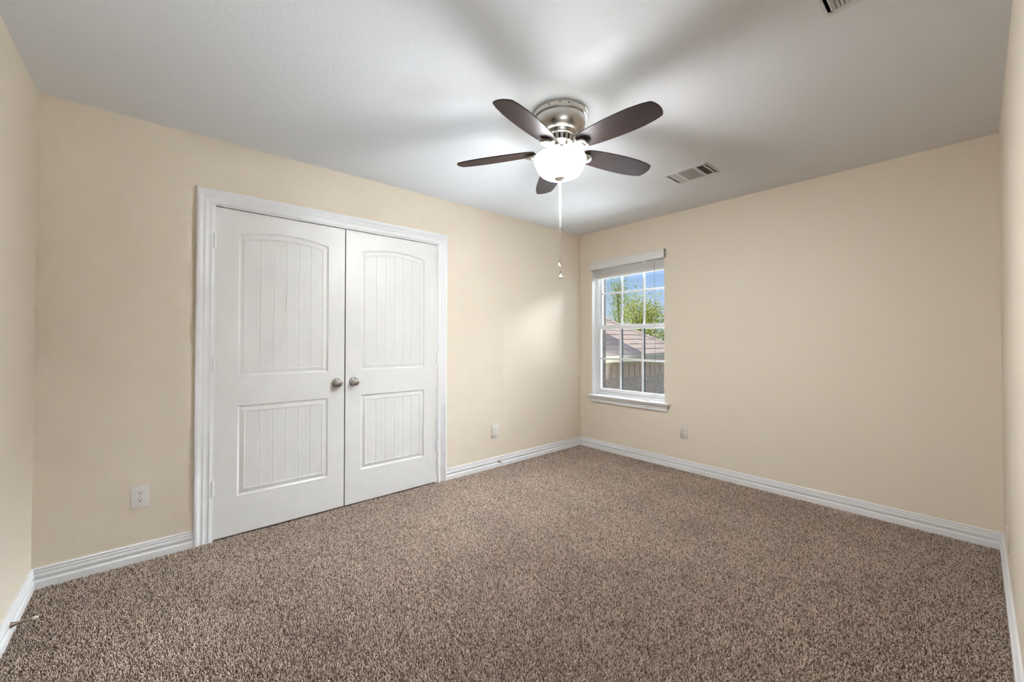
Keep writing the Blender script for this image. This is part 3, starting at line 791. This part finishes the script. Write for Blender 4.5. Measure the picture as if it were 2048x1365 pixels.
# stool and apron
s = MB()
s.cbox(x0, x1, -0.002, 0.071, z0-0.021, z0, 0.001)
SP = [(0.0, 0.0), (-0.040, 0.0), (-0.0445, -0.002), (-0.0465, -0.006), (-0.0465, -0.012), (-0.0445, -0.016), (-0.040, -0.019), (0.0, -0.019)]
s.extrude([(u, v) for u, v in SP], (0.141, 0, z0), (1.102, 0, z0), (0, 1, 0), Z)
s.build('stool', 'trim', win, smooth=40, loc=WL)
AP = [(0.0, -0.019), (0.040, -0.019), (0.039, -0.026), (0.033, -0.033), (0.024, -0.040), (0.021, -0.047), (0.0225, -0.050), (0.0225, -0.056), (0.017, -0.059), (0.0165, -0.065), (0.018, -0.068), (0.018, -0.078), (0.016, -0.082), (0.0, -0.082)]
s = MB()
s.extrude([(u, v) for u, v in AP], (0.186, 0, z0), (1.056, 0, z0), (0, -1, 0), Z, -1, -1)
s.build('apron', 'trim', win, smooth=35, loc=WL)

# unseen window added on the right wall to brighten the room's left side
added_win = copy_tree(win)
added_win.name = 'added_window'
added_win['label'] = 'added white double hung window, unseen on the right wall, letting in fill light'
added_win.location = (W+0.07, ADDED_WIN_Y, z0)
added_win.rotation_euler = (0, 0, -PI/2)

# blind
bl = tag(empty('window_blind', ((x0+x1)/2, 0.02, 2.1)), 'white horizontal slat blind pulled up under its valance at the window', 'window blind')
BL0 = ((x0+x1)/2, 0.02, 2.1)
VP = [(-0.002, 0.002), (-0.002, 0.088), (-0.030, 0.088), (-0.044, 0.086), (-0.046, 0.080), (-0.044, 0.074), (-0.041, 0.070), (-0.042, 0.058), (-0.044, 0.052), (-0.042, 0.046), (-0.0405, 0.030), (-0.043, 0.024), (-0.043, 0.006), (-0.040, 0.002), (-0.030, 0.0), (-0.028, 0.004), (-0.028, 0.070), (-0.010, 0.070), (-0.010, 0.002)]
vb = MB(); n = len(VP)
vs = [(0.165, u, 2.002+v) for u, v in VP]+[(1.061, u, 2.017+v) for u, v in VP]
vb.add(vs, [(i, (i+1) % n, n+(i+1) % n, n+i) for i in range(n)]+[tuple(range(n))[::-1], tuple(range(n, 2*n))])
# end returns
vb.box(0.165, 0.171, -0.042, -0.001, 2.006, 2.086).box(1.055, 1.061, -0.042, -0.001, 2.022, 2.102)
vb.build('valance', 'blind', bl, smooth=35, loc=BL0)
MB().cbox(x0+0.012, x1-0.012, 0.006, 0.060, 2.052, 2.098, 0.002).build('headrail', 'blind', bl, smooth=30, loc=BL0)
NS = 22
for_slats = MB()
for k in range(NS):
    f = k/(NS-1)
    zl = 2.010-f*0.088; zr = 2.010-f*0.072
    if k == 0: zl += 0.003
    jy = random.uniform(-0.0015, 0.0015)
    t = 0.0013
    ysl = [(0.012, 0.0), (0.037, 0.0012), (0.062, 0.0)]
    v0 = []
    for X, zc in ((x0+0.012, zl), (x1-0.012, zr)):
        for yy, dz in ysl: v0.append((X, yy+jy, zc+dz-t))
        for yy, dz in ysl[::-1]: v0.append((X, yy+jy, zc+dz+t))
    for_slats.add(v0, [(i, (i+1) % 6, 6+(i+1) % 6, 6+i) for i in range(6)]+[(5, 4, 3, 2, 1, 0), (6, 7, 8, 9, 10, 11)])
for_slats.build('slat_stack', 'blind', bl, loc=BL0)
s = MB()
s.add([(x0+0.012, 0.012, 1.898), (x0+0.012, 0.062, 1.898), (x0+0.012, 0.062, 1.917), (x0+0.012, 0.012, 1.917), (x1-0.012, 0.012, 1.914), (x1-0.012, 0.062, 1.914), (x1-0.012, 0.062, 1.933), (x1-0.012, 0.012, 1.933)],
      [(0, 1, 2, 3), (4, 7, 6, 5), (0, 4, 5, 1), (1, 5, 6, 2), (2, 6, 7, 3), (3, 7, 4, 0)])
s.build('bottom_rail', 'blind', bl, loc=BL0)
for X in (0.42, 0.79):
    for Y in (0.010, 0.064): MB().tube([(X, Y, 2.06), (X, Y, 1.93)], 0.0012, 6).build('ladder_cord', 'cord', bl, loc=BL0)
tc_ = MB().tube([(0.228, 0.008, 2.055), (0.236, 0.005, 1.7), (0.238, 0.004, 1.29)], 0.0011, 6).tube([(0.232, 0.006, 2.055), (0.2445, 0.004, 1.6), (0.2455, 0.004, 1.245)], 0.0011, 6).build('tilt_cord', 'cord', bl, loc=BL0)
TS = [(0, 0.016), (0.0022, 0.016), (0.0034, 0.010), (0.0056, -0.008), (0.0058, -0.013), (0.004, -0.016), (0, -0.016)]
for X, zc in ((0.238, 1.268), (0.2455, 1.222)):
    MB().lathe(TS, 14, Matrix.Translation((X, 0.004, zc)), cap=False).build('tassel', 'rubber', tc_, smooth=40, loc=BL0)
lf = MB().tube([(0.934, 0.008, 2.055), (0.9375, 0.006, 1.6), (0.941, 0.006, 1.0), (0.940, 0.008, 0.66)], 0.0017, 6).build('lift_cord', 'greycord', bl, loc=BL0)
s = MB()
pts = []
for i in range(26):
    a = i*0.9
    pts.append((0.925-0.004*i+0.012*math.cos(a), -0.005+0.012*math.sin(a*1.3)-0.0005*i, 0.610+0.0035*(1+math.sin(a*0.7))+max(0, 0.03-0.006*i)))
s.tube(pts, 0.0018, 6)
s.tube([(0.940, 0.008, 0.665), (0.936, 0.004, 0.635), (0.928, 0.0, 0.622)], 0.0022, 6)
s.build('cord_knot', 'cord', lf, loc=BL0)
for X, Y, a in ((0.905, -0.016, 20), (0.885, -0.026, -40), (0.868, -0.020, 65)):
    MB().lathe(TS, 14, Matrix.Translation((X, Y, z0+0.0062)) @ Matrix.Rotation(math.radians(a), 4, 'Z') @ Matrix.Rotation(PI/2, 4, 'X'), cap=False).build('tassel', 'rubber', lf, smooth=40, loc=BL0)

# ------------------------------------------------------------------ carpet pile
NX, NY = 6, 8
tw, tl = W/NX, L/NY
rng = np.random.default_rng(3)
sp_ = 0.0060
nx, ny = int(tw/sp_), int(tl/sp_)
gx, gy = np.meshgrid((np.arange(nx)+0.5)/nx*tw, (np.arange(ny)+0.5)/ny*tl)
px = gx.ravel()+rng.uniform(-0.5, 0.5, gx.size)*sp_*0.95
py = gy.ravel()+rng.uniform(-0.5, 0.5, gx.size)*sp_*0.95
N = px.size
hgt = rng.uniform(0.008, 0.0118, N)
la = rng.uniform(0, 2*PI, N); lm = np.abs(rng.normal(0.0, 0.0036, N))
r0 = rng.uniform(0.0017, 0.0025, N)
K = 4
levels = [(0.0, 0.75, 0.0), (0.45, 1.0, 0.35), (0.8, 1.05, 0.75), (1.0, 0.6, 1.0)]
verts = np.zeros((N, len(levels)*K+1, 3))
ph = rng.uniform(0, 2*PI, N)
for j, (fz, fr, fl) in enumerate(levels):
    for k in range(K):
        a = ph+2*PI*k/K+fz*1.6
        verts[:, j*K+k, 0] = px+np.cos(la)*lm*fl+np.cos(a)*r0*fr
        verts[:, j*K+k, 1] = py+np.sin(la)*lm*fl+np.sin(a)*r0*fr
        verts[:, j*K+k, 2] = -0.0095+hgt*fz
verts[:, -1, 0] = px+np.cos(la)*lm*1.05; verts[:, -1, 1] = py+np.sin(la)*lm*1.05; verts[:, -1, 2] = -0.0095+hgt*1.03
verts[:, :, 0] -= tw/2; verts[:, :, 1] -= tl/2
nv = len(levels)*K+1
quads = []
for j in range(len(levels)-1):
    for k in range(K): quads.append((j*K+k, j*K+(k+1) % K, (j+1)*K+(k+1) % K, (j+1)*K+k))
tris = [((len(levels)-1)*K+k, (len(levels)-1)*K+(k+1) % K, nv-1) for k in range(K)]
q = (np.array(quads)[None]+(np.arange(N)*nv)[:, None, None]).reshape(-1, 4)
t3 = (np.array(tris)[None]+(np.arange(N)*nv)[:, None, None]).reshape(-1, 3)
tuft = bpy.data.meshes.new('carpet_tufts')
tuft.vertices.add(N*nv); tuft.vertices.foreach_set('co', verts.reshape(-1).astype(np.float32))
tuft.loops.add(q.size+t3.size); tuft.loops.foreach_set('vertex_index', np.concatenate([q.ravel(), t3.ravel()]).astype(np.int32))
npoly = len(q)+len(t3)
tuft.polygons.add(npoly)
starts = np.concatenate([np.arange(len(q))*4, q.size+np.arange(len(t3))*3]).astype(np.int32)
tuft.polygons.foreach_set('loop_start', starts)
tuft.polygons.foreach_set('use_smooth', np.ones(npoly, dtype=bool))
tuft.update(calc_edges=True); tuft.validate()
tuft.materials.append(M['yarn'])
src = bpy.data.objects.new('carpet_tufts', tuft)      # instanced by the pile below, not linked itself

pts = []; rots = []
for i in range(NX):
    for j in range(NY):
        pts.append((-0+tw*(i+0.5), -L+tl*(j+0.5), 0)); rots.append(random.choice((0.0, PI)))
pm = bpy.data.meshes.new('carpet_pile'); pm.from_pydata(pts, [], [])
at = pm.attributes.new('turn', 'FLOAT', 'POINT'); at.data.foreach_set('value', rots)
pm.materials.append(M['yarn'])
pile = tag(bpy.data.objects.new('carpet_pile', pm), 'taupe flecked carpet pile covering the whole floor', 'carpet', kind='stuff')
col.objects.link(pile)
ng = bpy.data.node_groups.new('carpet_pile', 'GeometryNodeTree')
ng.interface.new_socket('Geometry', in_out='INPUT', socket_type='NodeSocketGeometry')
ng.interface.new_socket('Geometry', in_out='OUTPUT', socket_type='NodeSocketGeometry')
gi = ng.nodes.new('NodeGroupInput'); go = ng.nodes.new('NodeGroupOutput')
oi = ng.nodes.new('GeometryNodeObjectInfo'); oi.inputs[0].default_value = src
ip = ng.nodes.new('GeometryNodeInstanceOnPoints'); na = ng.nodes.new('GeometryNodeInputNamedAttribute'); na.data_type = 'FLOAT'; na.inputs[0].default_value = 'turn'
cx = ng.nodes.new('ShaderNodeCombineXYZ')
ng.links.new(gi.outputs[0], ip.inputs['Points']); ng.links.new(oi.outputs['Geometry'], ip.inputs['Instance'])
ng.links.new(na.outputs[0], cx.inputs[2]); ng.links.new(cx.outputs[0], ip.inputs['Rotation']); ng.links.new(ip.outputs[0], go.inputs[0])
md = pile.modifiers.new('pile', 'NODES'); md.node_group = ng

# ------------------------------------------------------------------ outside
tag(MB().box(-60, 60, 0.3, 90, -3.3, -3.1).build('ground', 'grass'), 'lawn outside far below the window', 'ground', kind='structure')
b_ = MB()
bx0, bx1 = 0.186, 1.05
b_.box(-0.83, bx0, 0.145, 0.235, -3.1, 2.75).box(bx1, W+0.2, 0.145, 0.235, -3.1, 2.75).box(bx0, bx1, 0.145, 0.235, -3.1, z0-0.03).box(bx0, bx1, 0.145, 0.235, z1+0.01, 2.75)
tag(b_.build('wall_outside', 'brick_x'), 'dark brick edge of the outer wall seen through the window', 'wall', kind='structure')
tag(MB().box(-6, W+0.3, -L-0.6, 0.79, 2.62, 2.72).build('trim_3', 'fascia'), 'eave overhanging the wall outside the window', 'eave', kind='structure')

wing = tag(empty('house_wing', (-0.83, 2.0, -3.1)), 'brick house wing with brown shingled hip roof seen through the window', 'building')
WG = (-0.83, 2.0, -3.1)
XW, XE, YC = -0.83, -0.48, 3.70       # wall face, eave edge, eave corner
ZF = 0.9875; SL = 0.59
YE = 3.46
# brick below the soldier course
b_ = MB(); b_.box(-4.2, XW, 0.24, YE, -3.1, 0.585)
b_.build('brick_wall', 'brick_y', wing, loc=WG)
s = MB(); y = 0.26; k = 0
s.box(-4.2, XW-0.03, 0.24, YE, 0.585, 0.93, mi=0)
while y < YE-0.02:
    w_ = min(0.0745, YE-y-0.004)
    pr = 0.010 if k % 2 == 0 else 0.006
    gap = 0.0035 if k % 2 == 0 else 0.0165
    s.cbox(XW-0.06, XW+pr, y, y+w_, 0.588, 0.797, 0.003, mi=0)
    y += w_+gap; k += 1
s.build('soldier_course', 'soldier', wing, loc=WG)
MB().box(-4.2, XW+0.02, 0.24, YE+0.02, 0.797, 0.93).build('frieze_board', 'fascia', wing, loc=WG)
MB().box(-4.2, XE-0.004, 0.24, YC-0.004, 0.885, 0.905).build('soffit', 'fascia', wing, loc=WG)
b_ = MB(); b_.box(XE-0.02, XE, 0.24, YC, 0.885, ZF-0.012).box(-4.2, XE-0.02, YC-0.02, YC, 0.885, ZF-0.012)
b_.build('fascia_board', 'fascia', wing, loc=WG)
MB().box(XE-0.03, XE+0.012, 0.24, YC+0.012, ZF-0.014, ZF-0.004).build('drip_edge', 'trim', wing, loc=WG)
# shingled roof: courses with staggered tabs on the slope that faces +x, plain slope on the end
rf = MB()
TOP = 3.0
c_ = 1/math.hypot(1, SL)
def rp(t, y, lift): return (XE-t+lift*SL*c_, y, ZF+SL*t+lift*c_)
course = 0.155*c_
nc = int(TOP/course)
rnd = random.Random(5)
for i in range(nc):
    ta, tb = i*course, (i+1)*course+0.02
    y = 0.24-rnd.uniform(0, 0.3)
    yend = YC-ta
    while y < yend:
        wd = rnd.choice((0.17, 0.24, 0.31, 0.38))
        a = max(y+0.002, 0.24); b2 = min(y+wd-0.002, yend)
        if b2 > a:
            lf_ = 0.010+rnd.choice((0.0, 0.004))
            b2t = min(b2, YC-tb)
            at_ = min(a, b2t)
            vs = [rp(ta, a, 0), rp(ta, b2, 0), rp(ta, a, lf_), rp(ta, b2, lf_), rp(tb, at_, 0.002), rp(tb, b2t, 0.002)]
            rf.add(vs, [(0, 1, 3, 2), (2, 3, 5, 4), (0, 2, 4), (1, 5, 3)], mi=rnd.choice((0, 0, 1)))
        y += wd
rf.add([rp(0, 0.24, -0.002), rp(0, YC, -0.002), rp(TOP, YC-TOP, -0.002), rp(TOP, 0.24, -0.002)], [(0, 1, 2, 3)])
rf.add([(XE, YC, ZF), (XE-TOP, YC-TOP, ZF+SL*TOP), (-4.2, YC-TOP, ZF+SL*TOP), (-4.2, YC, ZF)], [(0, 1, 2, 3)])
rf.build('shingle_roof', ['shingle', 'shingle_b'], wing, loc=WG, recalc=False)
hc = MB()
nh = 16
for i in range(nh):
    t0, t1 = 0.14*i, 0.14*(i+1)+0.03
    A = Vector((XE-t0, YC-t0, ZF+SL*t0+0.028)); B = Vector((XE-t1, YC-t1, ZF+SL*t1+0.012))
    d1 = Vector((0.0, -0.13, -0.004)); d2 = Vector((-0.13, 0.0, -0.004))
    vs = [A+d1, A, A+d2, B+d1, B, B+d2, A+d1-Vector((0, 0, 0.012)), A-Vector((0, 0, 0.012)), A+d2-Vector((0, 0, 0.012))]
    hc.add(vs, [(0, 1, 4, 3), (1, 2, 5, 4), (6, 7, 1, 0), (7, 8, 2, 1)])
hc.build('hip_cap', 'shingle_b', wing, loc=WG, recalc=False)

def tree(x, y, ztop, spread, nleaf, lm_, label, seed, blobs=None):
    rnd = random.Random(seed)
    zb = -3.1
    t = tag(empty('leafy_tree', (x, y, zb)), label, 'tree', 'trees behind the shingled roof')
    hh = ztop-zb
    b_ = MB()
    b_.tube([(x, y, zb-0.05), (x+0.05, y, zb+hh*0.3), (x-0.04, y+0.05, zb+hh*0.6), (x, y, zb+hh*0.9)], [0.11, 0.09, 0.055, 0.015], 8)
    tips = []
    for k in range(26):
        a = rnd.uniform(0, 2*PI); h0 = rnd.uniform(0.38, 0.85)*hh
        ln = spread*rnd.uniform(0.5, 1.0)*(1.15-h0/hh)*1.35
        p0 = Vector((x, y, zb+h0)); p2 = p0+Vector((math.cos(a)*ln, math.sin(a)*ln, rnd.uniform(0.35, 0.9)*ln+0.35))
        p1 = (p0+p2)/2+Vector((0, 0, -0.08*ln))
        b_.tube([p0, p1, p2], [0.028, 0.018, 0.006], 5)
        tips.append((p0, p1, p2))
    tips.append((Vector((x, y, zb+hh*0.6)), Vector((x, y, zb+hh*0.8)), Vector((x, y, ztop))))
    b_.build('trunk', 'bark', t, loc=(x, y, zb))
    lv = MB()
    for k in range(nleaf):
        p0, p1, p2 = rnd.choice(tips)
        f = rnd.random()**0.7
        c = (p0*(1-f)+p1*f) if rnd.random() < 0.25 else (p1*(1-f)+p2*f)
        sg = 0.16+0.10*spread*0.3
        c = c+Vector((rnd.gauss(0, sg), rnd.gauss(0, sg), rnd.gauss(0, sg)))
        s_ = rnd.uniform(0.022, 0.048)
        R = Euler((rnd.uniform(-1.2, 1.2), rnd.uniform(-1.2, 1.2), rnd.uniform(0, 2*PI))).to_matrix()
        pts = [(-s_, 0, 0), (-0.2*s_, 0.42*s_, 0.08*s_), (s_, 0, 0), (-0.2*s_, -0.42*s_, 0.08*s_)]
        lv.add([c+R @ Vector(q) for q in pts], [(0, 1, 2, 3)])
    lv.build('foliage', lm_, t, loc=(x, y, zb), recalc=False)
tree(-3.6, 7.2, 2.75, 1.25, 11000, 'leaf', 'bright yellow green tree in the left panes of the window', 1)
tree(-2.3, 10.8, 3.9, 1.3, 12000, 'leaf_b', 'taller green tree in the middle panes of the window', 2)
tree(-0.5, 7.9, 3.0, 1.25, 10000, 'leaf', 'yellow green tree in the right panes of the window', 3)
tree(-6.8, 10.8, 4.2, 1.4, 7000, 'leaf_b', 'sparse tall tree behind the yellow green tree at the left panes', 4)
